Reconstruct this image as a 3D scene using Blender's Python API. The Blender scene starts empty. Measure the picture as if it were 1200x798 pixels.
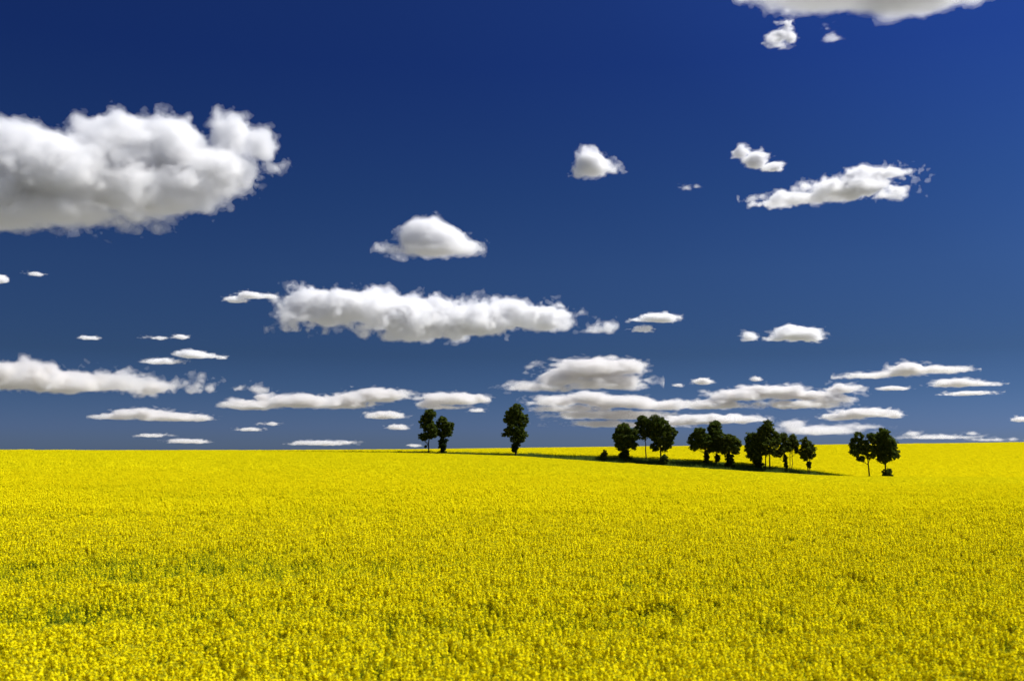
import bpy, math, random
import numpy as np

R = math.radians
scene = bpy.context.scene
COL = scene.collection

# ------------------------------------------------------------------ camera
F = 1178.0                       # focal length in pixels of a 1200 px wide frame
PITCH = math.atan((520.0 - 399.0) / F)
CAM_Z = 3.45
cam_data = bpy.data.cameras.new("camera")
cam_data.sensor_width = 36.0
cam_data.lens = 36.0 * F / 1200.0
cam_data.clip_start = 0.1
cam_data.clip_end = 200000.0
cam_data.dof.use_dof = True
cam_data.dof.focus_distance = 42.0
cam_data.dof.aperture_fstop = 1.8
cam = bpy.data.objects.new("camera", cam_data)
cam.location = (0, 0, CAM_Z)
cam.rotation_euler = (math.pi / 2 + PITCH, 0, 0)
COL.objects.link(cam)
scene.camera = cam

# ------------------------------------------------------------------ light
EXPOSURE = 0.44
SUN_AZ, SUN_EL = 80.0, 52.0      # degrees: clockwise from the view direction, above the horizon
sun_dir = (math.sin(R(SUN_AZ)) * math.cos(R(SUN_EL)), math.cos(R(SUN_AZ)) * math.cos(R(SUN_EL)), math.sin(R(SUN_EL)))
sd = bpy.data.lights.new("sun", "SUN")
sd.energy = 5.0
sd.angle = R(0.53)
sd.color = (1.0, 0.965, 0.90)
sun = bpy.data.objects.new("sun", sd)
sun.rotation_euler = (R(90 - SUN_EL), 0, R(180 - SUN_AZ))
COL.objects.link(sun)

world = bpy.data.worlds.new("World")
scene.world = world
world.use_nodes = True
wn, wl = world.node_tree.nodes, world.node_tree.links
wn.clear()
w_out = wn.new("ShaderNodeOutputWorld")
w_bg = wn.new("ShaderNodeBackground")
w_bg.inputs["Strength"].default_value = 0.11
sky = wn.new("ShaderNodeTexSky")
sky.sky_type = "NISHITA"
sky.sun_disc = False
sky.sun_elevation = R(SUN_EL)
sky.sun_rotation = R(SUN_AZ)
sky.air_density, sky.dust_density, sky.ozone_density = 1.0, 0.25, 2.0
# a clear polarised sky: the filter takes most light at right angles to the sun, and deepens the blue with height up to the top of the view
geo = wn.new("ShaderNodeTexCoord")
sep = wn.new("ShaderNodeSeparateXYZ")
wl.new(geo.outputs["Generated"], sep.inputs[0])
elev = wn.new("ShaderNodeValToRGB")
elev.color_ramp.interpolation = "LINEAR"
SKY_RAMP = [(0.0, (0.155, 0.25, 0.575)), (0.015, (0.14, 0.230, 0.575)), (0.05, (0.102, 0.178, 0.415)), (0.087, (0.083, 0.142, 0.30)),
            (0.168, (0.085, 0.150, 0.315)), (0.242, (0.068, 0.135, 0.31)), (0.36, (0.050, 0.107, 0.322)), (0.45, (0.06, 0.12, 0.34)), (0.8, (0.55, 0.62, 0.75))]  # last stop: sky overhead, out of view, brightened to add fill light
els = elev.color_ramp.elements
els[0].position = 0.0
els[1].position = SKY_RAMP[-1][0]
for p, c in SKY_RAMP[1:-1]:
    els.new(p)
for e, (p, c) in zip(els, SKY_RAMP):
    e.position, e.color = p, (*c, 1)
wl.new(sep.outputs["Z"], elev.inputs[0])
dot = wn.new("ShaderNodeVectorMath"); dot.operation = "DOT_PRODUCT"
wl.new(geo.outputs["Generated"], dot.inputs[0]); dot.inputs[1].default_value = sun_dir
pol = wn.new("ShaderNodeValToRGB")
pol.color_ramp.interpolation = "LINEAR"
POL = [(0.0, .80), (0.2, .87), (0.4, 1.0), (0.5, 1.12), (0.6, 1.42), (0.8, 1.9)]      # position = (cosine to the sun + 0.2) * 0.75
pe = pol.color_ramp.elements
pe[0].position, pe[1].position = POL[0][0], POL[-1][0]
for p, _ in POL[1:-1]:
    pe.new(p)
for e, (p, c) in zip(pe, POL):
    k = c / 2.0 ** EXPOSURE
    e.position, e.color = p, (k, k, k, 1)
shift = wn.new("ShaderNodeMath"); shift.operation = "MULTIPLY_ADD"
shift.inputs[1].default_value = 0.75; shift.inputs[2].default_value = 0.15
wl.new(dot.outputs["Value"], shift.inputs[0])
wl.new(shift.outputs[0], pol.inputs[0])
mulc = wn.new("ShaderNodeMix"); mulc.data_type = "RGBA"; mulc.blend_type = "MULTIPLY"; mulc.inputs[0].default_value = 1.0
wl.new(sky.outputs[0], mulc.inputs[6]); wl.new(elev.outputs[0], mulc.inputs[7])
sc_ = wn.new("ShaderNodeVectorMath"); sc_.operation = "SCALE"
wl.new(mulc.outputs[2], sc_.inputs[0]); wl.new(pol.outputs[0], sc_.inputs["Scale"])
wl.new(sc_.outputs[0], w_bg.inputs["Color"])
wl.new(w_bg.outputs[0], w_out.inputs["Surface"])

vs = scene.view_settings
vs.view_transform = "Standard"
vs.look = "None"
vs.exposure = EXPOSURE
vs.gamma = 1.0
vs.use_curve_mapping = False

cy = scene.cycles
cy.max_bounces = 24
cy.diffuse_bounces = 6
cy.glossy_bounces = 2
cy.transmission_bounces = 4
cy.volume_bounces = 20
cy.transparent_max_bounces = 256
cy.use_denoising = True
cy.denoiser = "OPENIMAGEDENOISE"
cy.denoising_input_passes = "RGB_ALBEDO_NORMAL"
cy.use_adaptive_sampling = False


# ------------------------------------------------------------------ helpers
def mat(name):
    m = bpy.data.materials.new(name)
    m.use_nodes = True
    m.node_tree.nodes.clear()
    return m, m.node_tree.nodes, m.node_tree.links


def leaf_mat(name, col_a, col_b, trans=0.35, per="instance", rough_noise=None, trans_tint=(1, 1, 1)):
    """matte two-tone leaf or petal that lets some light through"""
    m, n, l = mat(name)
    out = n.new("ShaderNodeOutputMaterial")
    mixc = n.new("ShaderNodeMix"); mixc.data_type = "RGBA"
    mixc.inputs[6].default_value = (*col_a, 1); mixc.inputs[7].default_value = (*col_b, 1)
    if per == "instance":
        src = n.new("ShaderNodeObjectInfo").outputs["Random"]
    else:
        src = n.new("ShaderNodeNewGeometry").outputs["Random Per Island"]
    l.new(src, mixc.inputs[0])
    d = n.new("ShaderNodeBsdfDiffuse"); t = n.new("ShaderNodeBsdfTranslucent")
    ms = n.new("ShaderNodeMixShader"); ms.inputs[0].default_value = trans
    l.new(mixc.outputs[2], d.inputs[0])
    tint = n.new("ShaderNodeMix"); tint.data_type = "RGBA"; tint.blend_type = "MULTIPLY"; tint.inputs[0].default_value = 1
    tint.inputs[7].default_value = (*trans_tint, 1)
    l.new(mixc.outputs[2], tint.inputs[6]); l.new(tint.outputs[2], t.inputs[0])
    l.new(d.outputs[0], ms.inputs[1]); l.new(t.outputs[0], ms.inputs[2])
    l.new(ms.outputs[0], out.inputs["Surface"])
    return m


def noise_mat(name, stops, scale, detail=5.0, rough=0.9, stretch=(1, 1, 1)):
    m, n, l = mat(name)
    out = n.new("ShaderNodeOutputMaterial"); p = n.new("ShaderNodeBsdfPrincipled")
    p.inputs["Roughness"].default_value = rough
    p.inputs["Specular IOR Level"].default_value = 0.15
    tc = n.new("ShaderNodeTexCoord"); mp = n.new("ShaderNodeMapping"); mp.inputs["Scale"].default_value = stretch
    nz = n.new("ShaderNodeTexNoise"); nz.inputs["Scale"].default_value = scale; nz.inputs["Detail"].default_value = detail
    cr = n.new("ShaderNodeValToRGB")
    e = cr.color_ramp.elements
    while len(e) < len(stops):
        e.new(0.5)
    for el, (pos, c) in zip(e, stops):
        el.position, el.color = pos, (*c, 1)
    l.new(tc.outputs["Object"], mp.inputs[0]); l.new(mp.outputs[0], nz.inputs["Vector"])
    l.new(nz.outputs["Fac"], cr.inputs[0]); l.new(cr.outputs[0], p.inputs["Base Color"])
    b = n.new("ShaderNodeBump"); b.inputs["Strength"].default_value = 0.5
    l.new(nz.outputs["Fac"], b.inputs["Height"]); l.new(b.outputs[0], p.inputs["Normal"])
    l.new(p.outputs[0], out.inputs["Surface"])
    return m


def mesh_np(name, verts, faces, mats=(), midx=None, smooth=False):
    """verts (n,3), faces (m,k) arrays -> mesh data"""
    me = bpy.data.meshes.new(name)
    verts = np.asarray(verts, np.float32); faces = np.asarray(faces, np.int32)
    me.vertices.add(len(verts)); me.vertices.foreach_set("co", verts.ravel())
    if len(faces):
        k = faces.shape[1]
        me.loops.add(faces.size); me.loops.foreach_set("vertex_index", faces.ravel())
        me.polygons.add(len(faces))
        me.polygons.foreach_set("loop_start", np.arange(0, faces.size, k, dtype=np.int32))
        if midx is not None:
            me.polygons.foreach_set("material_index", np.asarray(midx, np.int32))
        if smooth:
            me.polygons.foreach_set("use_smooth", np.ones(len(faces), bool))
    for m in mats:
        me.materials.append(m)
    me.update(calc_edges=True)
    return me


def link(name, me, parent=None, **props):
    o = bpy.data.objects.new(name, me)
    COL.objects.link(o)
    if parent is not None:
        o.parent = parent
    for k, v in props.items():
        o[k] = v
    return o


class Quads:
    """collects quads of several materials for one mesh"""
    def __init__(self):
        self.v, self.f, self.m, self.n = [], [], [], 0

    def cards(self, centers, a, b, mi):
        """one quad per row: centre, half-axes a and b (n,3)"""
        n = len(centers)
        V = np.stack([centers - a - b, centers + a - b, centers + a + b, centers - a + b], 1).reshape(-1, 3)
        self.v.append(V); self.f.append(np.arange(4 * n).reshape(n, 4) + self.n)
        self.m.append(np.full(n, mi)); self.n += 4 * n

    def strip(self, pts, radii, mi, sides=5):
        """a tapering tube along pts"""
        pts = np.asarray(pts, float)
        rings = []
        for i, p in enumerate(pts):
            t = pts[min(i + 1, len(pts) - 1)] - pts[max(i - 1, 0)]
            t = t / (np.linalg.norm(t) + 1e-9)
            u = np.cross(t, (0.31, 0.95, 0.05)); u /= np.linalg.norm(u) + 1e-9
            w = np.cross(t, u)
            ang = np.linspace(0, 2 * math.pi, sides, endpoint=False)
            rings.append(p + radii[i] * (np.cos(ang)[:, None] * u + np.sin(ang)[:, None] * w))
        V = np.concatenate(rings)
        f = []
        for i in range(len(pts) - 1):
            for k in range(sides):
                k2 = (k + 1) % sides
                f.append((i * sides + k, i * sides + k2, (i + 1) * sides + k2, (i + 1) * sides + k))
        f = np.array(f)
        self.v.append(V); self.f.append(f + self.n); self.m.append(np.full(len(f), mi)); self.n += len(V)

    def mesh(self, name, mats, smooth=False):
        return mesh_np(name, np.concatenate(self.v), np.concatenate(self.f), mats, np.concatenate(self.m), smooth)


def rand_dirs(rng, n):
    v = rng.normal(size=(n, 3))
    return v / np.linalg.norm(v, axis=1, keepdims=True)


def frames(rng, normals):
    """two random unit axes perpendicular to each normal"""
    r = rand_dirs(rng, len(normals))
    a = np.cross(normals, r); a /= np.linalg.norm(a, axis=1, keepdims=True) + 1e-9
    return a, np.cross(normals, a)


# ------------------------------------------------------------------ terrain
def tan_el(py):
    """slope (rise over forward distance) of the sight line through photo row py"""
    return np.tan(np.arctan((399.0 - np.asarray(py, float)) / F) + PITCH)


T_PX = np.array([-700, -200, 0, 280, 480, 600, 690, 750, 860, 960, 1000, 1080, 1200, 1500, 2000], float)
NEAR_EDGE = np.array([526.5, 526.6, 527, 528.2, 530.6, 534, 540, 544, 551.2, 557, 558.2, 559, 559, 559, 559])
BAND = np.array([-1, -1, -1, 0.5, 2.6, 4.2, 7.5, 9.5, 9.8, 6.0, 0.8, 0.6, 0.5, 0.5, 0.5])
FAR_SKY = np.array([530, 530, 530, 527.6, 526.4, 524.9, 523.8, 523.0, 522.0, 521, 520.5, 519.6, 518.0, 516, 515])
D_NEAR, D_FAR, D_TOP = 238.0, 246.0, 620.0
CROP_H = 1.25


def canopy(x, y):
    """height of the crop's top over the ground plan (camera stands at x=0, y=0)"""
    x = np.asarray(x, float); y = np.asarray(y, float)
    ys = np.maximum(y, 30.0)
    px = 600 + F * x / ys
    z0 = CAM_Z - 2.2
    z_n = CAM_Z + D_NEAR * tan_el(np.interp(px, T_PX, NEAR_EDGE))
    z_f = CAM_Z + D_FAR * tan_el(np.interp(px, T_PX, NEAR_EDGE - BAND))
    z_t = CAM_Z + D_TOP * tan_el(np.interp(px, T_PX, FAR_SKY))
    t1 = np.clip((y - 38) / (D_NEAR - 38), 0, 1)
    s1 = t1 ** 1.08
    z = z0 + (z_n - z0) * s1
    t2 = np.clip((y - D_NEAR) / (D_FAR - D_NEAR), 0, 1)
    z = np.where(y > D_NEAR, z_n + (z_f - z_n) * t2 * t2 * (3 - 2 * t2), z)
    t3 = np.clip((y - D_FAR) / (D_TOP - D_FAR), 0, 1)
    z = np.where(y > D_FAR, z_f + (z_t - z_f) * (1.25 * t3 - 0.25 * t3 * t3), z)
    t4 = np.maximum(y - D_TOP, 0)
    z = np.where(y > D_TOP, z_t - t4 * 0.012, z)
    # gentle swells of the nearer ground
    z = z + 0.10 * np.sin(x * 0.11 + 1.0) * np.sin(y * 0.16) * np.clip((70 - y) / 30, 0, 1) * np.clip((y - 8) / 8, 0, 1)
    return z


def ground_z(x, y):
    return canopy(x, y) - CROP_H


ground_m = noise_mat("field_soil", [(0.35, (0.032, 0.034, 0.016)), (0.55, (0.050, 0.054, 0.024)), (0.7, (0.080, 0.078, 0.036))], 1.6)
# away from this field the ground is a patchwork of other fields: green corn, bare soil, meadow, more rapeseed
gn, gl = ground_m.node_tree.nodes, ground_m.node_tree.links
g_tc = gn.new("ShaderNodeTexCoord")
g_vor = gn.new("ShaderNodeTexVoronoi"); g_vor.inputs["Scale"].default_value = 1 / 420.0
g_cr = gn.new("ShaderNodeValToRGB"); g_cr.color_ramp.interpolation = "CONSTANT"
ge = g_cr.color_ramp.elements
for p_, c_ in ((0.25, (0.33, 0.31, 0.285)), (0.66, (0.38, 0.35, 0.10))):
    ge.new(p_).color = (*c_, 1)
ge[0].color = (0.19, 0.20, 0.16, 1); ge[-1].position = 0.72; ge[-1].color = (0.25, 0.25, 0.22, 1)  # out of view; tones lightened and greyed to bounce light onto the cloud bases
g_sep = gn.new("ShaderNodeSeparateColor")
g_len = gn.new("ShaderNodeVectorMath"); g_len.operation = "LENGTH"
g_map = gn.new("ShaderNodeMapRange"); g_map.inputs["From Min"].default_value = 900; g_map.inputs["From Max"].default_value = 960
g_mix = gn.new("ShaderNodeMix"); g_mix.data_type = "RGBA"
g_bsdf = [n_ for n_ in gn if n_.type == "BSDF_PRINCIPLED"][0]
g_soil = g_bsdf.inputs["Base Color"].links[0].from_socket     # what lies between the plants
gl.new(g_tc.outputs["Object"], g_vor.inputs["Vector"]); gl.new(g_tc.outputs["Object"], g_len.inputs[0])
gl.new(g_vor.outputs["Color"], g_sep.inputs[0]); gl.new(g_sep.outputs[0], g_cr.inputs[0])
gl.new(g_len.outputs["Value"], g_map.inputs["Value"]); gl.new(g_map.outputs[0], g_mix.inputs[0])
gl.new(g_soil, g_mix.inputs[6]); gl.new(g_cr.outputs[0], g_mix.inputs[7]); gl.new(g_mix.outputs[2], g_bsdf.inputs["Base Color"])
ya = np.concatenate([np.linspace(-30000, -1000, 5), np.linspace(-400, -20, 12), np.linspace(-10, 80, 46), np.linspace(83, 236, 52), np.linspace(237, 248, 23),
                     np.linspace(252, 640, 50), np.geomspace(700, 150000, 26)])
ua = np.linspace(-1, 1, 161)
YY, UU = np.meshgrid(ya, ua, indexing="ij")
XX = UU * (60 + 0.9 * np.abs(YY))
ZZ = ground_z(XX, YY)
ny, nx = YY.shape
idx = np.arange(ny * nx).reshape(ny, nx)
gf = np.stack([idx[:-1, :-1], idx[:-1, 1:], idx[1:, 1:], idx[1:, :-1]], -1).reshape(-1, 4)
ground = link("ground", mesh_np("ground", np.stack([XX, YY, ZZ], -1).reshape(-1, 3), gf, [ground_m], smooth=True), kind="structure")

# ------------------------------------------------------------------ clouds
def bspline_mat(n, step, off):
    """rows interpolate a coarse lattice with cubic B-splines"""
    t = np.arange(n) / step + off
    i = np.floor(t).astype(int); u = t - i
    m = int(i.max()) + 4
    B = np.zeros((n, m), np.float32)
    w = np.stack([(1 - u) ** 3, 3 * u ** 3 - 6 * u ** 2 + 4, -3 * u ** 3 + 3 * u ** 2 + 3 * u + 1, u ** 3], 1) / 6
    for k in range(4):
        B[np.arange(n), i + k] = w[:, k]
    return B


def noise3(rng, shape, steps):
    B = [bspline_mat(n, s, rng.random()) for n, s in zip(shape, steps)]
    L = rng.uniform(-1, 1, size=[b.shape[1] for b in B]).astype(np.float32)
    L = np.tensordot(B[0], L, (1, 0))
    L = np.moveaxis(np.tensordot(B[1], L, (1, 1)), 0, 1)
    L = np.moveaxis(np.tensordot(B[2], L, (1, 2)), 0, 2)
    return L * 2.2


def surface_nets(f, iso):
    """closed quad surface of f > iso; returns vertices in grid units and faces"""
    f = np.pad(f, 1, constant_values=-1e3)
    s = f > iso
    nx_, ny_, nz_ = (d - 1 for d in f.shape)
    cnt = np.zeros((nx_, ny_, nz_), np.int8)
    for dx in (0, 1):
        for dy in (0, 1):
            for dz in (0, 1):
                cnt += s[dx:nx_ + dx, dy:ny_ + dy, dz:nz_ + dz]
    act = (cnt > 0) & (cnt < 8)
    I = np.argwhere(act)
    if not len(I):
        return None, None
    ids = np.full(act.shape, -1, np.int32); ids[act] = np.arange(len(I))
    fc = np.maximum(f, iso - 3.0)
    acc = np.zeros((len(I), 3)); num = np.zeros(len(I))
    corners = [(a, b, c) for a in (0, 1) for b in (0, 1) for c in (0, 1)]
    val = {c: fc[I[:, 0] + c[0], I[:, 1] + c[1], I[:, 2] + c[2]] - iso for c in corners}
    for c in corners:
        for ax in range(3):
            if c[ax]:
                continue
            e = list(c); e[ax] = 1; e = tuple(e)
            a, b = val[c], val[e]
            x = (a > 0) != (b > 0)
            t = np.where(x, a / np.where(x, a - b, 1), 0)
            p = np.tile(np.array(c, float), (len(I), 1)); p[:, ax] = t
            acc += p * x[:, None]; num += x
    V = I + acc / num[:, None] - 1
    faces = []
    for ax in range(3):
        o1, o2 = [(1, 2), (2, 0), (0, 1)][ax]
        sl0 = [slice(None)] * 3; sl1 = [slice(None)] * 3
        sl0[ax] = slice(0, -1); sl1[ax] = slice(1, None)
        ch = s[tuple(sl0)] != s[tuple(sl1)]
        P = np.argwhere(ch)
        up = s[tuple(sl0)][ch]

        def cid(d1, d2):
            q = P.copy(); q[:, o1] -= d1; q[:, o2] -= d2
            return ids[q[:, 0], q[:, 1], q[:, 2]]
        Q = np.stack([cid(0, 0), cid(1, 0), cid(1, 1), cid(0, 1)], 1)
        Q[~up] = Q[~up][:, ::-1]
        faces.append(Q)
    return V, np.concatenate(faces)


def drop_specks(V, Q, least):
    """leave out droplets of fewer than `least` vertices"""
    lab = np.arange(len(V))
    for _ in range(200):
        m = lab[Q].min(1)
        new = lab.copy()
        np.minimum.at(new, Q.ravel(), np.repeat(m, 4))
        new = new[new]
        if (new == lab).all():
            break
        lab = new
    cnt = np.bincount(lab, minlength=len(V))
    if cnt.max() <= least:
        return V, Q
    good = cnt[lab] >= least
    idx = np.cumsum(good) - 1
    return V[good], idx[Q[good[Q[:, 0]]]]


def cloud_mat(name, ext, white):
    m, n, l = mat(name)
    out = n.new("ShaderNodeOutputMaterial")
    sct = n.new("ShaderNodeVolumePrincipled")
    sct.inputs["Absorption Color"].default_value = (0, 0, 0, 1)
    sct.inputs["Color"].default_value = (*white, 1)
    sct.inputs["Density"].default_value = ext
    sct.inputs["Anisotropy"].default_value = 0.4
    l.new(sct.outputs[0], out.inputs["Volume"])
    return m


def cloud(label, lobes, group=None, vox=1.0, rough=1.0, thin=1.0, seed=0, wl0=None, dist=None):
    """one cumulus: lobes are photo-plane ellipses (px, py, rx, ry) carried out to its own distance, with real depth"""
    rng = np.random.default_rng(seed)
    L = np.array(lobes, float)
    cx = (L[:, 0] * L[:, 2]).sum() / L[:, 2].sum()
    cyy = (L[:, 1] + L[:, 3]).max()
    el = math.atan(float(tan_el(cyy - 0.0)))
    D = min(max(900.0 / math.tan(max(el, 0.004)), 2300.0), 110000.0)
    D = dist or D
    def azimuth(px, py):
        return np.arctan2((np.asarray(px, float) - 600) / F, math.cos(PITCH) - (399 - np.asarray(py, float)) / F * math.sin(PITCH))
    az0 = float(azimuth(cx, (L[:, 1] * L[:, 2]).sum() / L[:, 2].sum()))
    s = D / F * math.cos(az0) ** 2                       # metres per photo pixel
    az = azimuth(L[:, 0], L[:, 1])
    ax_ = D * np.tan(az - az0) / s
    rng_h = D / np.cos(az - az0)
    az_z = rng_h * np.array([float(tan_el(p)) for p in L[:, 1]]) * np.cos(az) / s   # height over eye, in px units
    rx, rz = L[:, 2], L[:, 3] * (0.9 if D > 12000 else 1.0)
    ry = np.minimum(np.minimum(rx * 0.85, 2.2 * rz + 0.25 * rx), 70.0)
    oy = rng.uniform(-0.18, 0.18, len(L)) * ry
    amp = (0.50 if rz.max() > 16 else 0.42) * rough
    pad = 9 + 0.5 * rz.max()
    lo = np.array([(ax_ - rx).min() - pad, (oy - ry).min() - pad, (az_z - rz).min() - pad])
    hi = np.array([(ax_ + rx).max() + pad, (oy + ry).max() + pad, (az_z + rz).max() + pad])
    vy = vox * 1.5
    shp = [int((hi[0] - lo[0]) / vox) + 1, int((hi[1] - lo[1]) / vy) + 1, int((hi[2] - lo[2]) / vox) + 1]
    gx = (lo[0] + np.arange(shp[0]) * vox)[:, None, None].astype(np.float32)
    gy = (lo[1] + np.arange(shp[1]) * vy)[None, :, None].astype(np.float32)
    gz = (lo[2] + np.arange(shp[2]) * vox)[None, None, :].astype(np.float32)
    f = None
    kk = 0.25 * np.median(rz) + 0.8
    for i in range(len(L)):
        dz = (gz - az_z[i]) / rz[i]
        dz2 = np.where(dz < 0, (np.abs(dz) / 0.86) ** 3.4, dz * dz)      # domed above, flat below
        q = np.sqrt(((gx - ax_[i]) / rx[i]) ** 2 + ((gy - oy[i]) / ry[i]) ** 2 + dz2)
        d = (1 - q) * min(rx[i], ry[i], rz[i])
        if f is None:
            f = d
        else:
            h = np.clip(0.5 + 0.5 * (d - f) / kk, 0, 1)
            f = f + (d - f) * h + kk * h * (1 - h) * 0.5
    big = rz.max()
    f = f - min(0.06 * big + 0.1, 1.0)
    w = wl0 or min(34.0, max(4.0, 0.9 * big))
    w_top = w
    flat = 1.35 if big < 16 else 1.0                      # distant banks are drawn out sideways
    veil = np.zeros_like(f)
    while w > 1.6 * vox:
        n = noise3(rng, shp, (flat * w / vox, w / vy, 0.85 * w / flat / vox))
        a = amp * w * 0.55 * (w_top / w) ** 0.32
        if big <= 30 and w < 0.7 * w_top:
            a = a * 1.45
        elif 5 < w < 22:
            a = a * 1.2                                    # the cauliflower scale
        puff = a * ((1.5 * np.abs(n) - 0.62) * 0.9 + 0.35 * n)
        f = f + (puff if w < w_top else 0.7 * a * n)
        if w < 18:
            veil = veil + 0.8 * a * n
        w *= 0.52
    km = (min(1.0, max(0.12, big / 45.0)) ** 0.66) * (1.0 if big > 30 else 1.25) / thin * (1.35 if D > 12000 else 1.0)
    dense = 1.0 if big > 30 else 0.62
    d1 = min(0.11 * big, 4.2) + 0.25
    shells = (("cloud", f + veil + 0.75 * d1, 0.0, 68.0), ("cloud_fringe", f + 0.6 * veil, 0.15 * d1, 34.0 * dense),
              ("cloud_body", f + 0.25 * veil, 0.9 * d1, 18.0 * dense), ("cloud_core", f, 2.2 * d1, 10.0 * dense))
    origin = np.array([math.sin(az0) * D, math.cos(az0) * D, CAM_Z])
    mid_z = (lo[2] + hi[2]) / 2
    loc = origin + np.array([0, 0, mid_z * s])
    root = None
    for name, fld, iso, mfp in shells:
        mfp = mfp * km
        V, Q = surface_nets(fld, iso)
        if V is None:
            continue
        if name != "cloud_core":
            V, Q = drop_specks(V, Q, 40 if name == "cloud" else 90)
        P = np.stack([lo[0] + V[:, 0] * vox, lo[1] + V[:, 1] * vy, lo[2] + V[:, 2] * vox - mid_z], 1) * s
        m = cloud_mat("%s_vapour" % name, 1.0 / (mfp * s), (0.976, 0.9755, 0.9755) if D < 12000 else (0.945, 0.936, 0.924))  # far clouds darker and warmer: dimming by distant air put into their colour
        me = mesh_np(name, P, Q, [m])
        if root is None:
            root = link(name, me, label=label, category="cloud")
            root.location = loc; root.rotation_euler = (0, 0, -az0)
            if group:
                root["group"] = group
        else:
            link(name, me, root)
    return root


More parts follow.
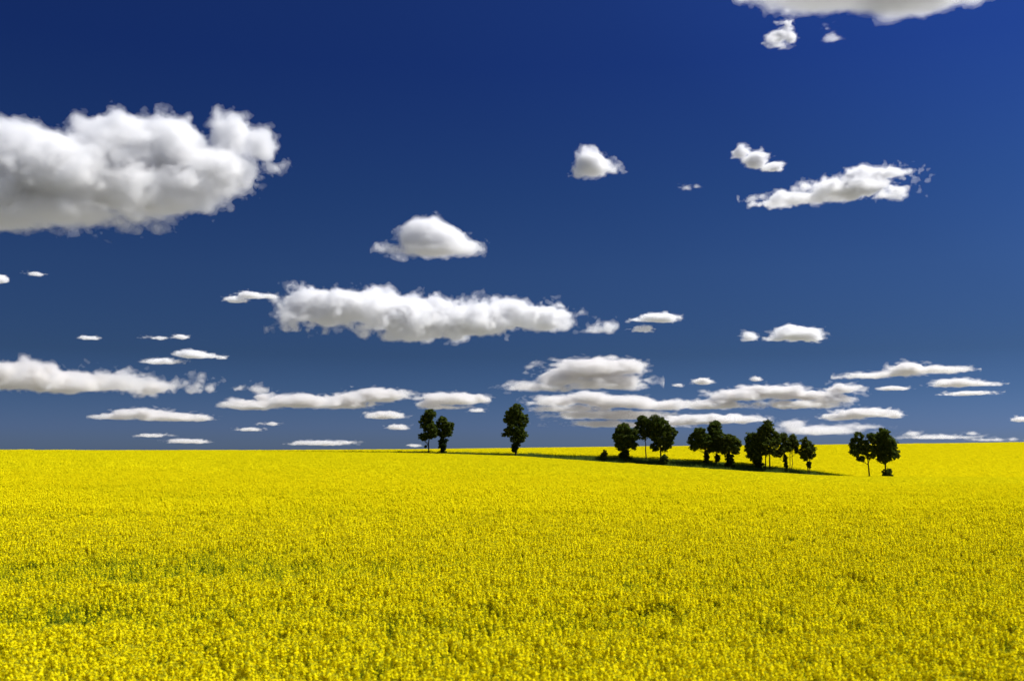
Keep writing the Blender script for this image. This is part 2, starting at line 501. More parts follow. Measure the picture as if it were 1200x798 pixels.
G_BAND, G_LOW = "cumulus clouds over the field", "small low clouds over the horizon"
CLOUDS = [
    # label, lobes, voxel, rough, thin
    ("big grey-bellied cumulus cloud running off the left edge of the sky",
     [(-90, 215, 90, 62), (-15, 205, 80, 62), (5, 172, 42, 34), (60, 200, 90, 52), (140, 172, 68, 52), (205, 172, 55, 44), (268, 158, 36, 34),
      (305, 172, 26, 26), (245, 195, 70, 34), (320, 198, 18, 9), (140, 218, 120, 36), (210, 218, 62, 20), (70, 246, 90, 20), (-30, 252, 90, 16), (165, 238, 60, 14)], 1.05, 0.85, 1.0),
    ("single dome-shaped white cumulus cloud alone above the long flat cloud",
     [(497, 277, 33, 25), (515, 282, 35, 20), (540, 288, 19, 11), (503, 293, 48, 8)], 0.8, 0.42, 1.3),
    ("long flat cloud with many bumps stretching across the middle of the sky",
     [(365, 356, 32, 17), (420, 360, 52, 20), (480, 368, 58, 25), (545, 373, 58, 25), (598, 371, 50, 19), (640, 372, 27, 15), (500, 388, 50, 11), (380, 374, 24, 5), (703, 386, 9, 4), (364, 380, 6, 5), (345, 386, 12, 4)], 1.0, 1.0, 1.2),
    ("small pale cloud strip at the left tip of the long flat cloud",
     [(276, 351, 13, 5), (294, 346, 17, 4.5), (315, 347, 12, 3)], 0.7, 0.9, 1.2),
    ("small round ragged cloud in the upper sky, alone right of centre",
     [(694, 191, 24, 19), (690, 181, 12, 10), (712, 196, 16, 8), (680, 201, 14, 9)], 0.8, 0.65, 1.2),
    ("short slanting cloud just above the tip of the arrow-shaped cloud",
     [(870, 179, 11, 8), (886, 187, 18, 11), (907, 196, 15, 9)], 0.8, 0.9, 1.2),
    ("stretched cloud with a peak and a long thin tail in the upper right sky",
     [(1012, 208, 27, 16), (1038, 205, 34, 7), (1000, 222, 62, 12), (945, 231, 40, 8), (905, 237, 26, 5), (1048, 226, 26, 6), (1060, 209, 16, 4.5)], 0.9, 0.95, 1.2),
    ("barely visible wisp of cloud between the round ragged cloud and the stretched one", [(803, 220, 8, 4), (816, 218, 6, 3.5)], 0.7, 1.4, 0.1),
    ("grey-based cloud cut off by the top edge of the sky",
     [(990, -26, 120, 34), (1075, -14, 75, 30), (1132, -8, 32, 14), (915, -24, 70, 20), (1050, -50, 120, 30)], 1.1, 0.5, 0.5),
    ("small upright ragged cloud under the cloud at the top edge",
     [(924, 28, 12, 15), (914, 45, 15, 9), (928, 45, 12, 10)], 0.8, 1.0, 1.1, 1500.0),
    ("faint torn wisp beside the small upright ragged cloud", [(975, 44, 11, 7), (968, 34, 8, 3.5)], 0.7, 1.5, 0.08, 1560.0),
    ("thin two-layered cloud off the right end of the long flat cloud", [(773, 373, 26, 5.5), (745, 375, 11, 2.5), (754, 386, 13, 4)], 0.7, 0.9, 1.2),
    ("small bright cloud with a smaller puff before it, above the right-hand trees", [(934, 391, 28, 10), (910, 397, 15, 3.5), (879, 395, 10, 5.5), (952, 396, 14, 6)], 0.7, 0.8, 1.3),
    ("long tapering cloud bank entering from the left edge low in the sky",
     [(-40, 445, 60, 20), (15, 442, 55, 22), (75, 448, 58, 16), (130, 449, 50, 14), (185, 455, 35, 8), (235, 457, 24, 5), (278, 455, 24, 5), (139, 461, 10, 3)], 1.0, 0.9, 1.3),
    ("pair of joined thin clouds floating over the tapering cloud bank", [(224, 415, 19, 5.5), (245, 417, 14, 3), (190, 423, 24, 4), (261, 419, 8, 3)], 0.7, 0.9, 1.2),
    ("tiny flat cloud alone over the tapering cloud bank, left one of two", [(105, 396, 12, 2.8)], 0.6, 0.8, 1.1),
    ("tiny cloud above the pair of joined thin clouds", [(212, 395, 10, 3.6), (185, 396, 14, 1.8)], 0.6, 0.9, 1.1),
    ("long low cloud floating alone under the tapering cloud bank", [(163, 484, 36, 7), (200, 489, 46, 6), (134, 488, 20, 5), (236, 490, 15, 4.5)], 0.8, 0.8, 1.3),
    ("wide bumpy cloud low in the sky left of the paired trees", [(298, 474, 34, 8), (307, 465, 14, 7), (350, 470, 42, 10), (395, 472, 46, 9), (445, 463, 36, 10), (410, 468, 30, 9)], 0.8, 0.85, 1.3),
    ("flat-based cloud right above the paired trees", [(530, 467, 42, 9), (504, 472, 18, 6), (560, 466, 16, 7), (525, 477, 24, 3)], 0.8, 0.85, 1.3),
    ("small oval cloud left of the paired trees, upper of two", [(452, 486.5, 24, 5.5)], 0.7, 0.8, 1.3),
    ("small oval cloud close beside the taller paired tree, lower of two", [(466, 500, 13, 4.5)], 0.6, 0.8, 1.3),
    ("heaped cloud with a flat left tail over the lone tree's right",
     [(688, 432, 52, 14), (730, 430, 30, 11), (655, 442, 28, 14), (632, 453, 46, 6), (715, 449, 48, 9), (603, 455, 18, 3.5)], 0.9, 0.9, 1.3),
    ("broad layered cloud bank standing behind the trees right of the lone tree",
     [(652, 470, 34, 7), (690, 467, 34, 9), (728, 471, 45, 9), (782, 475, 45, 7), (670, 479, 44, 4.5), (700, 486, 52, 6), (745, 487, 45, 6), (705, 497, 46, 4), (748, 498, 42, 4)], 0.8, 0.8, 1.0),
    ("long ridged cloud above the crowns of the middle trees", [(870, 463, 40, 9), (905, 458, 42, 8), (950, 463, 50, 7), (988, 456, 22, 7), (935, 474, 48, 6), (838, 474, 40, 7), (975, 468, 25, 5)], 0.8, 0.9, 1.3),
    ("flat cloud right behind the crowns of the middle trees", [(830, 491, 60, 7), (795, 494, 28, 6), (878, 491, 26, 5)], 0.8, 0.85, 1.2),
    ("bright bumpy cloud above the gap between the last two tree groups", [(1012, 484, 36, 7), (985, 488, 24, 6), (1046, 487, 10, 4)], 0.7, 0.85, 1.3),
    ("dim low cloud behind the slender young trees", [(960, 504, 55, 8), (930, 497, 20, 8), (1010, 500, 28, 4.5)], 0.8, 1.0, 0.22),
    ("rising cloud with a peak above the last two trees", [(1064, 431, 24, 9), (1095, 433, 40, 5), (1015, 440, 30, 5), (1045, 438, 28, 5)], 0.7, 0.9, 1.3),
    ("lens-shaped cloud near the right edge, upper one of two", [(1120, 449, 32, 6.5), (1150, 450, 22, 3.5)], 0.7, 0.8, 1.3),
    ("thin flat cloud near the right edge, lower one of two", [(1135, 461, 33, 3.2)], 0.6, 0.8, 1.3),
    ("small flat cloud left of the lens-shaped cloud", [(1048, 455, 18, 3.2)], 0.6, 0.8, 1.3),
    ("tiny puff above the middle trees, larger one of three", [(824, 447, 13, 5)], 0.6, 0.8, 1.3),
    ("tiny puff floating above the long ridged cloud", [(887, 444, 8, 4)], 0.6, 0.8, 1.3),
    ("faint speck of cloud left of the tiny puff above the middle trees", [(796, 451, 6, 3)], 0.6, 0.8, 1.0),
    ("low cloud cut off by the right edge of the sky", [(1198, 491, 13, 4.5), (1215, 489, 14, 6)], 0.6, 0.8, 1.2),
    ("hazy low cloud strip touching the field on the far right", [(1100, 512, 52, 3.4), (1140, 508, 10, 3.5), (1070, 508, 12, 4), (1165, 515, 30, 2.5)], 0.7, 1.1, 0.25),
    ("small puff cut off by the left edge under the big cloud", [(-4, 327, 16, 7)], 0.7, 0.9, 1.1),
    ("faint thin streak under the big cloud at the far left", [(43, 321, 13, 2.6)], 0.6, 0.9, 0.8),
    ("small flat cloud resting just above the field on the left", [(220, 517, 25, 3.5)], 0.6, 0.8, 1.2),
    ("tiny flat cloud above the one resting on the field", [(180, 510, 20, 3.2)], 0.6, 0.8, 1.2),
    ("small flat cloud under the wide bumpy cloud", [(291, 503, 16, 2.8)], 0.6, 0.8, 1.2),
    ("low drawn-out cloud just over the field left of the paired trees", [(374, 519, 32, 3.6), (405, 518, 14, 2.4)], 0.6, 0.8, 1.2),
    ("faint small streak between the wide bumpy cloud and the small flat one", [(318, 497, 13, 2.2)], 0.6, 0.8, 0.9),
    ("tiny oval cloud between the paired trees and the lone tree", [(560, 481, 10, 3)], 0.6, 0.8, 1.1),
    ("tiny cloud low behind the taller paired tree", [(486, 522, 10, 2.6)], 0.6, 0.8, 1.0),
]
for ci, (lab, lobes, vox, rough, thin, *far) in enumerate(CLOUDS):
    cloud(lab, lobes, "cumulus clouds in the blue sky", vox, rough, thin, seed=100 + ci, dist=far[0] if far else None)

# ------------------------------------------------------------------ rapeseed crop
petal_m = leaf_mat("rapeseed_petal", (0.92, 0.825, 0.006), (0.84, 0.762, 0.007), 0.43, "island")
green_m = leaf_mat("rapeseed_green", (0.17, 0.25, 0.014), (0.27, 0.34, 0.020), 0.42, "island")
bud_m = leaf_mat("rapeseed_bud", (0.34, 0.36, 0.02), (0.45, 0.42, 0.02), 0.2, "island")
CROP_MATS = [petal_m, green_m, bud_m]


def raceme(q, rng, c, r, h, n, size, mi=0):
    """a head of flowers: small tilted petals round a spike"""
    t = rng.random(n)
    ang = rng.uniform(0, 2 * math.pi, n)
    rad = r * (0.35 + 0.65 * rng.random(n)) * (1 - 0.55 * t)
    p = c + np.stack([rad * np.cos(ang), rad * np.sin(ang), h * (t - 0.5)], 1)
    nrm = np.stack([np.cos(ang) * 0.8, np.sin(ang) * 0.8, 0.5 + 0.7 * t], 1) + 0.45 * rng.normal(size=(n, 3))
    nrm /= np.linalg.norm(nrm, axis=1, keepdims=True)
    a, b = frames(rng, nrm)
    sz = size * rng.uniform(0.7, 1.25, n)[:, None]
    q.cards(p, a * sz, b * sz, mi)


def plant_near(seed, heads=8, flower=1.0):
    rng = np.random.default_rng(seed)
    q = Quads()
    H = CROP_H
    top = np.array([rng.normal(0, .04), rng.normal(0, .04), H * 0.97])
    q.strip([(0, 0, 0), (0.01, 0, H * .5), top], [.008, .007, .004], 1, 4)
    for k in range(heads):
        ang = k * 2.4 + rng.random()
        z0 = H * rng.uniform(0.45, 0.75)
        z1 = H * (1.0 - 0.165 * rng.random() ** 1.6)
        rr = rng.uniform(0.05, 0.20) if k else 0.01
        tip = np.array([rr * math.cos(ang), rr * math.sin(ang), z1])
        q.strip([np.array([0, 0, z0]), tip * (0.7, 0.7, 1) - (0, 0, .12), tip], [.004, .003, .002], 1, 3)
        raceme(q, rng, tip - (0, 0, .02), .034, .11, int(34 * flower), .0095)
        n = 5
        p = tip + np.array([0, 0, .035]) + rng.normal(0, .008, (n, 3))
        a, b = frames(rng, rand_dirs(rng, n))
        q.cards(p, a * .006, b * .006, 2)
        # seed pods below the flowers
        n = 9
        p = tip - np.array([0, 0, .12]) + rng.normal(0, .03, (n, 3)) * (1, 1, 1.6)
        d = rand_dirs(rng, n) * (1, 1, .4); d /= np.linalg.norm(d, axis=1, keepdims=True)
        a, b = frames(rng, d)
        q.cards(p, a * .003, d * .028, 1)
    n = 22
    ang = rng.uniform(0, 6.28, n)
    zz = H * rng.uniform(0.2, 0.82, n)
    p = np.stack([.11 * np.cos(ang), .11 * np.sin(ang), zz], 1)
    d = np.stack([np.cos(ang), np.sin(ang), rng.uniform(-.5, .4, n)], 1)
    up = np.stack([-np.sin(ang), np.cos(ang), 0 * ang], 1)
    ln = rng.uniform(.05, .10, n)[:, None]
    q.cards(p, up * ln * .33, d * ln, 1)
    return q.mesh("rapeseed_plant", CROP_MATS)


def plant_mid(seed, heads=9):
    rng = np.random.default_rng(seed)
    q = Quads()
    H = CROP_H
    for k in range(heads):
        ang = k * 2.4 + rng.random()
        rr = rng.uniform(0.03, 0.22)
        tip = np.array([rr * math.cos(ang), rr * math.sin(ang), H * (1 - .19 * rng.random() ** 1.5)])
        q.strip([tip * (.3, .3, .5), tip], [.006, .003], 1, 3)
        raceme(q, rng, tip, .036, .11, 13, .0145)
    n = 14
    ang = rng.uniform(0, 6.28, n)
    p = np.stack([.12 * np.cos(ang), .12 * np.sin(ang), H * rng.uniform(.25, .85, n)], 1)
    a, b = frames(rng, rand_dirs(rng, n))
    q.cards(p, a * .03, b * .09, 1)
    return q.mesh("rapeseed_plant_simple", CROP_MATS)


def patch(seed, size, n, card, thick, ng, gdepth):
    rng = np.random.default_rng(seed)
    q = Quads()
    p = np.stack([rng.uniform(-size / 2, size / 2, n), rng.uniform(-size / 2, size / 2, n), CROP_H - thick * rng.random(n) ** 1.4], 1)
    nrm = rand_dirs(rng, n) * (1, 1, .6) + (0, 0, .45)
    nrm /= np.linalg.norm(nrm, axis=1, keepdims=True)
    a, b = frames(rng, nrm)
    sz = card * rng.uniform(.6, 1.3, n)[:, None]
    q.cards(p, a * sz, b * sz, 0)
    p = np.stack([rng.uniform(-size / 2, size / 2, ng), rng.uniform(-size / 2, size / 2, ng), CROP_H - thick * .6 - gdepth * rng.random(ng)], 1)
    a, b = frames(rng, rand_dirs(rng, ng) * (1, 1, .3))
    q.cards(p, a * card * .7, b * card * 1.5, 1)
    return q.mesh("rapeseed_patch", CROP_MATS)


src = bpy.data.collections.new("rapeseed_sources")
def add_src(i, me):
    o = bpy.data.objects.new("rapeseed_source_%02d" % i, me)
    src.objects.link(o)
for i in range(6):
    add_src(i, plant_near(10 + i, heads=11 + i % 4))
for i in range(6, 8):
    add_src(i, plant_near(10 + i, heads=3, flower=.30))      # plants past flowering: mostly green
for i in range(8, 12):
    add_src(i, plant_mid(30 + i))
for i in range(12, 16):
    add_src(i, patch(50 + i, 2.4, 620, .034, .26, 190, .55))
for i in range(16, 20):
    add_src(i, patch(70 + i, 5.0, 900, .085, .30, 300, .75))
for i in range(22, 24):
    add_src(i, plant_mid(30 + i, 3))
for i in range(20, 22):
    add_src(i, patch(90 + i, 2.4, 170, .042, .34, 330, .5))

rngc = np.random.default_rng(7)


class Lattice:
    """smooth value noise over the ground plan"""
    def __init__(self, seed, sx, sy):
        self.g = np.random.default_rng(seed).random((256, 256)); self.sx, self.sy = sx, sy

    def __call__(self, x, y):
        u, v = x / self.sx + 1000, y / self.sy + 1000
        i, j = np.floor(u).astype(int), np.floor(v).astype(int)
        a, b = u - i, v - j
        a, b = a * a * (3 - 2 * a), b * b * (3 - 2 * b)
        g = self.g
        return (g[i % 256, j % 256] * (1 - a) * (1 - b) + g[(i + 1) % 256, j % 256] * a * (1 - b)
                + g[i % 256, (j + 1) % 256] * (1 - a) * b + g[(i + 1) % 256, (j + 1) % 256] * a * b)


n_big, n_mid, n_row, n_small = Lattice(1, 7, 3.2), Lattice(2, 2.2, 1.2), Lattice(3, 26, 2.6), Lattice(4, .7, .6)
THIN = [(-6.3, 20.5, 3.6, 1.9), (-4.0, 17.6, 2.4, 1.2), (2.4, 16.2, 2.8, .9), (6.2, 15.6, 3.4, 1.0), (-9.5, 17.5, 3.0, 1.4), (-13, 31, 8, 1.1), (3, 33.5, 11, .8), (18, 34, 9, .8),
        (-6.0, 13.2, 1.8, .7), (13, 21, 4, 1.2), (-24, 150, 10, 3), (-30, 128, 11, 2.4), (-46, 140, 10, 2.4), (0, 112, 13, 1.8), (30, 130, 16, 2.2), (-60, 190, 14, 4)]


def thinness(x, y):
    """0 = full bloom, 1 = thin green spot"""
    t = 1.05 * (n_big(x, y) - .53) + .55 * (n_mid(x, y) - .5) + .5 * (n_row(x, y) - .55)
    for px_, py_, a, b in THIN:
        t = t + 0.9 * np.exp(-(((x - px_) / a) ** 2 + ((y - py_) / b) ** 2))
    return np.clip(t * 1.25, 0, 1)


def scatter(y0, y1, dens, margin=1.16):
    """points on a jittered grid, so that no bare holes open by chance"""
    st = 1 / math.sqrt(dens)
    ys = np.arange(y0, y1, st)
    X, Y = [], []
    for y in ys:
        half = 0.5094 * margin * y + 2.5
        n = int(2 * half / st)
        X.append(-half + (np.arange(n) + rngc.random(n)) * st)
        Y.append(y + st * rngc.random(n))
    return np.concatenate(X), np.minimum(np.concatenate(Y), y1)


def crop_points(zones):
    P, var, rot, scl = [], [], [], []
    for y0, y1, dens, kind in zones:
        x, y = scatter(y0, y1, dens)
        if y0 == 238.5:          # the crop runs on unbroken where there is no verge
            k = 600 + F * x / y
            keep = (k > 990) | (k < 300)
            x, y = x[keep], y[keep]
        else:                    # one kind of plant gives way to the next over a wide belt
            a, b = (18, 36), (58, 92)
            p = {"near": np.clip((a[1] - y) / (a[1] - a[0]), 0, 1), "far": np.ones(len(y)),
                 "mid": np.minimum(np.clip((y - a[0]) / (a[1] - a[0]), 0, 1), np.clip((b[1] - y) / (b[1] - b[0]), 0, 1)),
                 "patch": np.clip((y - b[0]) / (b[1] - b[0]), 0, 1)}[kind]
            keep = rngc.random(len(x)) < p
            x, y = x[keep], y[keep]
        t = thinness(x, y)
        if kind == "near":
            keep = rngc.random(len(x)) > 0.2 * t
            x, y, t = x[keep], y[keep], t[keep]
            n = len(x)
            v = np.where(rngc.random(n) < 0.03 + 0.85 * t ** 1.2, rngc.integers(6, 8, n), rngc.integers(0, 6, n))
            s = rngc.normal(1.0, .04, n) - .045 * t - .04 * (n_small(x, y) - .5)
        elif kind == "mid":
            keep = rngc.random(len(x)) > 0.15 * t
            x, y, t = x[keep], y[keep], t[keep]
            n = len(x)
            v = np.where(rngc.random(n) < 0.03 + 0.8 * t ** 1.2, rngc.integers(22, 24, n), rngc.integers(8, 12, n)); s = rngc.normal(1.0, .04, n) - .08 * t
        elif kind == "patch":
            n = len(x); s = rngc.normal(1.0, .03, n) - .14 * t
            v = np.where(rngc.random(n) < 1.5 * (t - .28), rngc.integers(20, 22, n), rngc.integers(12, 16, n))
        else:
            n = len(x); v = rngc.integers(16, 20, n); s = rngc.normal(1.0, .035, n) - .05 * t
        n = len(x)
        e = np.zeros((n, 3)); e[:, 2] = rngc.uniform(0, 2 * math.pi, n)
        if kind in ("near", "mid"):
            e[:, 0] = rngc.normal(0, .07, n); e[:, 1] = rngc.normal(.03, .07, n)
        else:   # lie along the slope of the ground: rotation kept in the world x axis, no spin
            e[:, 2] = 0
            e[:, 0] = np.arctan((ground_z(x, y + 1) - ground_z(x, y - 1)) / 2)
            e[:, 1] = -np.arctan((ground_z(x + 1, y) - ground_z(x - 1, y)) / 2)
        P.append(np.stack([x, y, ground_z(x, y)], 1)); var.append(v); rot.append(e); scl.append(s)
    return np.concatenate(P), np.concatenate(var), np.concatenate(rot), np.concatenate(scl)


def crop_nodes():
    ng = bpy.data.node_groups.new("scatter_crop", "GeometryNodeTree")
    ng.interface.new_socket("Geometry", in_out="INPUT", socket_type="NodeSocketGeometry")
    ng.interface.new_socket("Geometry", in_out="OUTPUT", socket_type="NodeSocketGeometry")
    n, l = ng.nodes, ng.links
    gi, go = n.new("NodeGroupInput"), n.new("NodeGroupOutput")
    ci = n.new("GeometryNodeCollectionInfo")
    ci.inputs["Collection"].default_value = src
    ci.inputs["Separate Children"].default_value = True
    ci.inputs["Reset Children"].default_value = True
    iop = n.new("GeometryNodeInstanceOnPoints")
    iop.inputs["Pick Instance"].default_value = True

    def attr(name, typ):
        a = n.new("GeometryNodeInputNamedAttribute"); a.data_type = typ; a.inputs["Name"].default_value = name
        return [o for o in a.outputs if o.enabled and o.name == "Attribute"][0]
    e2r = n.new("FunctionNodeEulerToRotation")
    l.new(attr("turn", "FLOAT_VECTOR"), e2r.inputs[0])
    l.new(gi.outputs[0], iop.inputs["Points"])
    l.new(ci.outputs[0], iop.inputs["Instance"])
    l.new(attr("variant", "INT"), iop.inputs["Instance Index"])
    l.new(e2r.outputs[0], iop.inputs["Rotation"])
    l.new(attr("size", "FLOAT"), iop.inputs["Scale"])
    l.new(iop.outputs[0], go.inputs[0])
    return ng


crop_tree = crop_nodes()


def crop_object(name, zones, label, category):
    P, v, e, s = crop_points(zones)
    me = mesh_np(name, P, np.zeros((0, 4), int), CROP_MATS)
    a = me.attributes.new("variant", "INT", "POINT"); a.data.foreach_set("value", v.astype(np.int32))
    a = me.attributes.new("turn", "FLOAT_VECTOR", "POINT"); a.data.foreach_set("vector", e.astype(np.float32).ravel())
    a = me.attributes.new("size", "FLOAT", "POINT"); a.data.foreach_set("value", s.astype(np.float32))
    o = link(name, me, label=label, category=category, kind="stuff")
    md = o.modifiers.new("scatter", "NODES"); md.node_group = crop_tree
    return o


crop_object("rapeseed_field", [(4.5, 36, 50, "near"), (18, 92, 25, "mid"), (58, 238.5, .55, "patch"), (238.5, 248, .8, "patch")],
            "yellow flowering rapeseed crop filling the foreground up to the dark verge", "rapeseed crop")
crop_object("rapeseed_field", [(246.5, 660, .16, "far")],
            "flat yellow rapeseed field on the rise beyond the trees and the dark verge", "rapeseed crop")

# ------------------------------------------------------------------ grass verge
grass_m = leaf_mat("verge_grass", (0.085, 0.145, 0.026), (0.150, 0.210, 0.040), .48, "island")


def xw(px, y):
    return (px - 600) / F * y


def verge():
    rng = np.random.default_rng(21)
    n = 52000
    y = rng.uniform(D_NEAR + .8, D_FAR + .4, n)
    px_ = rng.uniform(290, 985, n)
    x = xw(px_, y)
    fade = np.clip((px_ - 290) / 200, .2, 1) * np.clip((990 - px_) / 70, .15, 1)
    h = rng.uniform(.5, 1.35, n) * fade * (0.75 + .5 * n_big(x * 1.3, y))
    base = np.stack([x, y, ground_z(x, y) - .02], 1)
    ang = rng.uniform(0, 6.28, n)
    w = np.stack([np.cos(ang), np.sin(ang), 0 * ang], 1) * rng.uniform(.03, .08, n)[:, None]
    lean = np.stack([rng.normal(0, .2, n), rng.normal(0, .2, n), np.ones(n)], 1) * h[:, None]
    V = np.stack([base - w, base + w, base + lean * .6 + w * .8, base + lean * .6 - w * .8, base + lean * (1.05, 1.05, 1)], 1).reshape(-1, 3)
    i = np.arange(n)[:, None] * 5
    tri = np.concatenate([i + [0, 1, 2], i + [0, 2, 3], i + [3, 2, 4]])
    return mesh_np("verge_grass", V, tri, [grass_m])


link("verge_grass", verge(), label="strip of tall dark green grass under the trees between the two fields", category="grass verge", kind="stuff")

# ------------------------------------------------------------------ trees and bushes
bark_m = noise_mat("bark", [(0.3, (0.020, 0.016, 0.011)), (0.7, (0.060, 0.048, 0.034))], 3.0, stretch=(1, 1, .25))
leaf_ms = [leaf_mat("tree_leaves", (0.044, 0.075, 0.016), (0.100, 0.120, 0.029), .45, "island", trans_tint=(1.1, 1.15, .6)),
           leaf_mat("tree_leaves_olive", (0.054, 0.080, 0.018), (0.105, 0.120, 0.030), .45, "island", trans_tint=(1.1, 1.15, .6)),
           leaf_mat("ivy_leaves", (0.020, 0.036, 0.010), (0.038, 0.058, 0.014), .18, "island"),
           leaf_mat("pale_bush_leaves", (0.070, 0.095, 0.025), (0.110, 0.135, 0.035), .3, "island")]


def foliage(rng, lobes, clump_r, per, card, n_clump, hollow=.55):
    """lobes: (x, y, z, rx, ry, rz) in metres; returns quads of leaf sprays gathered in clumps, and the clump centres"""
    L = np.array(lobes, float)
    vol = (L[:, 3] * L[:, 4] * L[:, 5]) ** .8
    pick = rng.choice(len(L), n_clump, p=vol / vol.sum())
    d = rand_dirs(rng, n_clump)
    rad = (hollow + (1 - hollow) * rng.random(n_clump)) * .92
    C = L[pick, :3] + d * rad[:, None] * L[pick, 3:]
    q = Quads()
    reps = rng.integers(int(per * .6), int(per * 1.4), n_clump)
    cc = np.repeat(np.arange(n_clump), reps)
    n = len(cc)
    dd = rand_dirs(rng, n)
    rr = clump_r * rng.uniform(.5, 1.35, n_clump)[cc] * rng.random(n) ** .5
    p = C[cc] + dd * rr[:, None] * (1, 1, .72)
    nrm = dd * .8 + (0, 0, .5) + .6 * rng.normal(size=(n, 3))
    nrm /= np.linalg.norm(nrm, axis=1, keepdims=True)
    a, b = frames(rng, nrm)
    s = card * rng.uniform(.55, 1.25, n)[:, None]
    q.cards(p, a * s, b * s * .7, 0)
    return q, C


def tree(label, y, px, py_base, crown, trunk_r=.22, lean=0.0, ivy=None, stems=None, leaf=0, dens=1.0, seed=0, name="tree", group="trees along the verge", cat="tree", hollow=.5):
    """crown, ivy: photo-plane ellipses (px, py, rx, ry); trunk foot at px"""
    rng = np.random.default_rng(seed)
    s = y / F
    x0 = xw(px, y)
    zg = float(ground_z(x0, y))
    root = bpy.data.objects.new(name, None)
    COL.objects.link(root)
    root.empty_display_size = .5
    root.location = (x0, y, zg)
    root["label"] = label; root["category"] = cat; root["group"] = group

    def to_m(el, squash=.9):
        out = []
        for i, (ex, ey, rx, ry) in enumerate(el):
            rx, ry = rx * 1.05, ry * 1.05
            r = min(rx, ry * 1.4) * s * squash
            out.append((xw(ex, y) - x0, rng.uniform(-.3, .3) * r, CAM_Z + y * float(tan_el(ey)) - zg, rx * s, r, ry * s))
        return out
    cl = to_m(crown)
    area = sum(a[3] * a[5] for a in cl)
    n_cl = int(26 + 11.5 * area * dens)
    q, C = foliage(rng, cl, .48, 26, .17, int(n_cl * 1.75), hollow)
    # trunk(s) and limbs
    t = Quads()
    zc = min(c[2] - .5 * c[5] for c in cl)
    cxm = np.average([c[0] for c in cl], weights=[c[3] * c[5] for c in cl])
    top = max(c[2] + .45 * c[5] for c in cl)
    stem_list = stems or [(0.0, 1.0)]
    for off, rs in stem_list:
        o = off * s
        p0 = np.array([o, 0, -.3]); p3 = np.array([cxm * .5 + o * .7, 0, top])
        hz = np.linspace(0, 1, 8)
        pts = []
        for h in hz:
            z = -.3 + (top + .3) * h
            bx = o + (cxm * .5 - o * .3) * h ** 1.5 + lean * math.sin(h * 3.1)
            pts.append(np.array([bx + rng.normal(0, .06), rng.normal(0, .06), z]))
        rad = trunk_r * rs * (1 - .82 * hz) * np.where(hz < .05, 1.35, 1)
        t.strip(pts, rad, 0, 8)
        lim = C[rng.choice(len(C), min(len(C), int(16 / len(stem_list)) + 4), replace=False)]
        for c in lim:
            k = min(max((c[2] - .35 * abs(c[0] - cxm) - 1.0) / (top + .3), .22), .85)
            i = int(k * 7); fr = k * 7 - i
            st = pts[i] * (1 - fr) + pts[min(i + 1, 7)] * fr
            mid = (st + c) / 2 + rng.normal(0, .2, 3) - (0, 0, .15)
            r0 = trunk_r * rs * (1 - .82 * k) * .5
            t.strip([st, mid, c], [r0, r0 * .6, .02], 0, 5)
    link("trunk", t.mesh("trunk", [bark_m], True), root)
    link("crown", q.mesh("crown", [leaf_ms[leaf]]), root)
    if ivy:
        il = to_m(ivy, 1.0)
        area = sum(a[3] * a[5] for a in il)
        q2, _ = foliage(rng, il, .38, 30, .15, int(22 + 22 * area), .25)
        link("ivy", q2.mesh("ivy", [leaf_ms[2]]), root)
    return root


def bush(label, y, px, lobes, seed, leaf=0, cat="bush"):
    rng = np.random.default_rng(seed)
    s = y / F
    x0 = xw(px, y); zg = float(ground_z(x0, y))
    root = bpy.data.objects.new("bush", None); COL.objects.link(root)
    root.location = (x0, y, zg)
    root["label"] = label; root["category"] = cat; root["group"] = "bushes along the verge"
    el = [(xw(a, y) - x0, 0, CAM_Z + y * float(tan_el(b)) - zg, rx * s, rx * s * .9, ry * s) for a, b, rx, ry in lobes]
    area = sum(a[3] * a[5] for a in el)
    q, C = foliage(rng, el, .36, 30, .15, int(16 + 26 * area), .25)
    t = Quads()
    for c in C[rng.choice(len(C), 7, replace=False)]:
        t.strip([np.array([rng.normal(0, .12), rng.normal(0, .12), -.1]), c * (.5, .5, .55), c], [.05, .035, .012], 0, 5)
    link("stems", t.mesh("stems", [bark_m], True), root)
    link("crown", q.mesh("crown", [leaf_ms[leaf]]), root)


Y0 = 244.0
tree("slender tall tree with a bare trunk, taller of the left pair", Y0, 503, 530,
     [(504.5, 485, 7, 7), (500, 494, 9, 10), (505, 504, 9, 11), (498, 512, 6, 5), (493.5, 511, 4, 3.5), (510, 505, 5, 8), (500, 522.5, 2.2, 2)], .20, seed=1)
tree("shorter tree of the left pair with ivy bulging round its trunk", Y0 + 1, 519.5, 531,
     [(519, 495, 7.5, 7.5), (525, 500, 7.5, 7), (518, 505, 7.5, 8), (526, 507, 5, 5)], .2, ivy=[(519.5, 519, 5.8, 8), (519.5, 526, 5, 6.5)], seed=2)
tree("lone tree standing apart between the left pair and the middle trees", Y0 - 1, 604.5, 534,
     [(604, 481, 8.5, 9), (599, 490, 9, 9), (611, 492, 9, 10), (604, 501, 12, 12), (596, 506, 6, 6), (592.5, 509, 4.5, 3), (610, 510, 8, 8), (604.5, 517, 6.5, 8)],
     .26, ivy=[(603.5, 525, 3.6, 6)], seed=3, dens=1.1)
tree("broad dark tree on a thick ivy-covered trunk, first of the middle trees", Y0, 731, 542,
     [(730, 503, 9, 8.5), (725, 513, 7.5, 11), (735, 515, 10, 11), (742, 510, 6, 8), (729, 523, 8, 6), (741, 521, 5, 5)], .3, ivy=[(731, 531, 6.4, 7), (731.5, 539, 6.6, 7)], seed=4, dens=1.3)
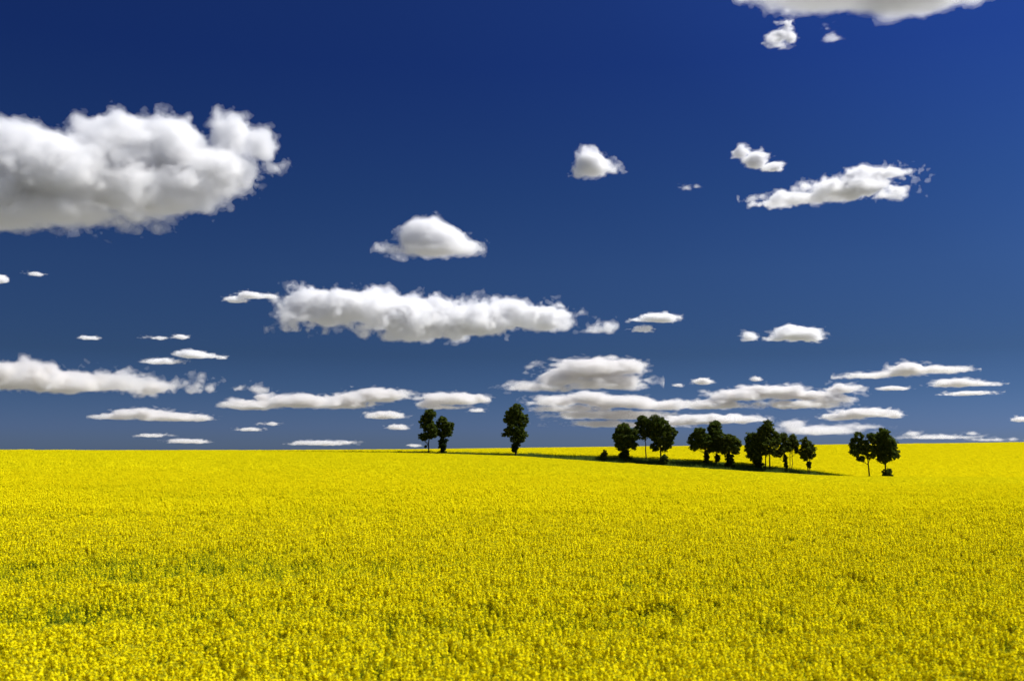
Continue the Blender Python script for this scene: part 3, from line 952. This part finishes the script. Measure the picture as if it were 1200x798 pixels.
tree("tree with a thin bare curved trunk between two bushy trees", Y0 + 1.5, 756, 540,
     [(753, 493, 8, 7), (748, 501, 6, 7), (758, 500, 8, 9), (752, 510, 6, 6), (762, 508, 6, 6)], .17, lean=-.15, seed=5)
tree("tall rounded tree over a bush, right one of the middle three", Y0 - .5, 773, 543,
     [(768, 495, 9, 9), (775, 499, 11, 10), (785, 507, 8, 9), (772, 511, 11, 11), (781, 518, 7, 8), (767, 522, 6, 7), (790, 506, 3.5, 4), (777, 526, 5, 4)], .22, seed=6, dens=1.2)
tree("low wide tree with foliage spilling left, first of the dense trio", Y0, 827, 544,
     [(819, 508, 9, 8), (813, 516, 7.5, 9), (824, 516, 10, 11), (812, 524, 5, 5)], .26, ivy=[(826, 534, 3.2, 7), (826, 540, 3, 5)], seed=7, dens=1.3)
tree("peaked tree rising highest of the dense trio", Y0 + 1.5, 837.5, 545,
     [(835, 501, 7, 8.5), (839, 498, 6, 5), (837, 511, 10, 11), (841, 521, 9, 10), (833, 524, 7, 7)], .2, ivy=[(839, 537, 3, 4)], seed=8, dens=1.3)
tree("rounded ivy-clad tree on the right flank of the dense trio", Y0 - .5, 853, 550,
     [(853, 515, 9, 8), (859, 520, 8, 9), (850, 524, 8, 9), (861, 528, 5, 5)], .3, ivy=[(853, 537, 6, 6), (853, 545, 6, 8)], seed=9, leaf=1, dens=1.2)
tree("dark tree bushy down to the ground, left flank of the dense right cluster", Y0 + .5, 886, 552,
     [(880, 515, 8, 10), (876, 524, 5.5, 8), (886, 524, 10, 13), (882, 534, 9, 7)], .28, ivy=[(886, 541, 8, 7), (888, 548, 8, 7)], seed=10, dens=1.3)
tree("tallest tree of the dense right cluster, on two straight bare stems", Y0 - .5, 899, 553,
     [(899, 500, 7, 7), (894, 508, 9, 10), (903, 511, 9, 10), (897, 522, 11, 12), (908, 517, 6, 7), (906, 530, 5, 5)], .2, stems=[(-4, .8), (1.2, 1.0)], seed=11, leaf=1, dens=1.25)
tree("thin tree with a bent leafy trunk beside the tallest right tree", Y0 + .3, 920, 552,
     [(917, 513, 5, 6), (920, 522, 5, 8), (911, 531, 6, 5), (915, 526, 4, 5)], .15, lean=-.45, ivy=[(918, 537, 2.2, 5), (919.3, 545, 1.8, 4)], seed=12, leaf=1, dens=.9)
tree("airy young tree on two parallel slender stems", Y0 + 1.2, 924.5, 552,
     [(927, 514, 5, 6), (930, 520, 4.5, 6), (924, 524, 5, 6), (931, 528, 2.8, 3)], .11, stems=[(-1.3, 1.0), (1.5, 1.0)], seed=13, leaf=1, dens=.8)
tree("small young tree standing last on the right of the cluster", Y0, 945, 555,
     [(942, 519, 6, 6.5), (945, 526, 8, 8), (939, 531, 5, 7), (949, 534, 4.5, 5), (941, 538, 3, 2.5)], .13, stems=[(-1.4, .9), (1.0, .9)], ivy=[(945.5, 544, 2, 4)], seed=14, leaf=1, dens=.85)
tree("open-crowned tree on a straight bare trunk, left of the far right pair", Y0 - 1, 1015, 560,
     [(1005, 511, 6, 5.5), (1002, 521, 7.5, 9), (1000, 529, 6.5, 6), (995.5, 527, 3.5, 3), (1010, 523, 7, 10), (1019, 512, 6, 7), (1017, 529, 8, 9), (1006, 537, 5, 4)], .2, seed=15, dens=.95, hollow=.6)
tree("full rounded tree above a bush, right of the far right pair", Y0 - .5, 1034.5, 560,
     [(1033, 510, 9, 8.5), (1027, 520, 9, 11), (1039, 520, 9, 11), (1036, 530, 12, 11), (1047, 531, 4, 7), (1032, 538, 7, 5)], .22, seed=16, dens=1.3)
bush("small pale bush standing apart before the middle trees", Y0 - 1, 707, [(707, 531.5, 4.6, 4.5), (706.5, 536, 4, 4)], 31, 3)
bush("rounded bush at the foot of the tall rounded middle tree", Y0 - 2.5, 777, [(778, 538, 5.5, 5.5), (775.5, 542, 4.5, 4.5)], 32, 0)
bush("low round bush under the full tree of the far right pair", Y0 - 2, 1036.5, [(1036.5, 553, 6.4, 4.2), (1036, 556.5, 7.4, 4)], 33, 0)
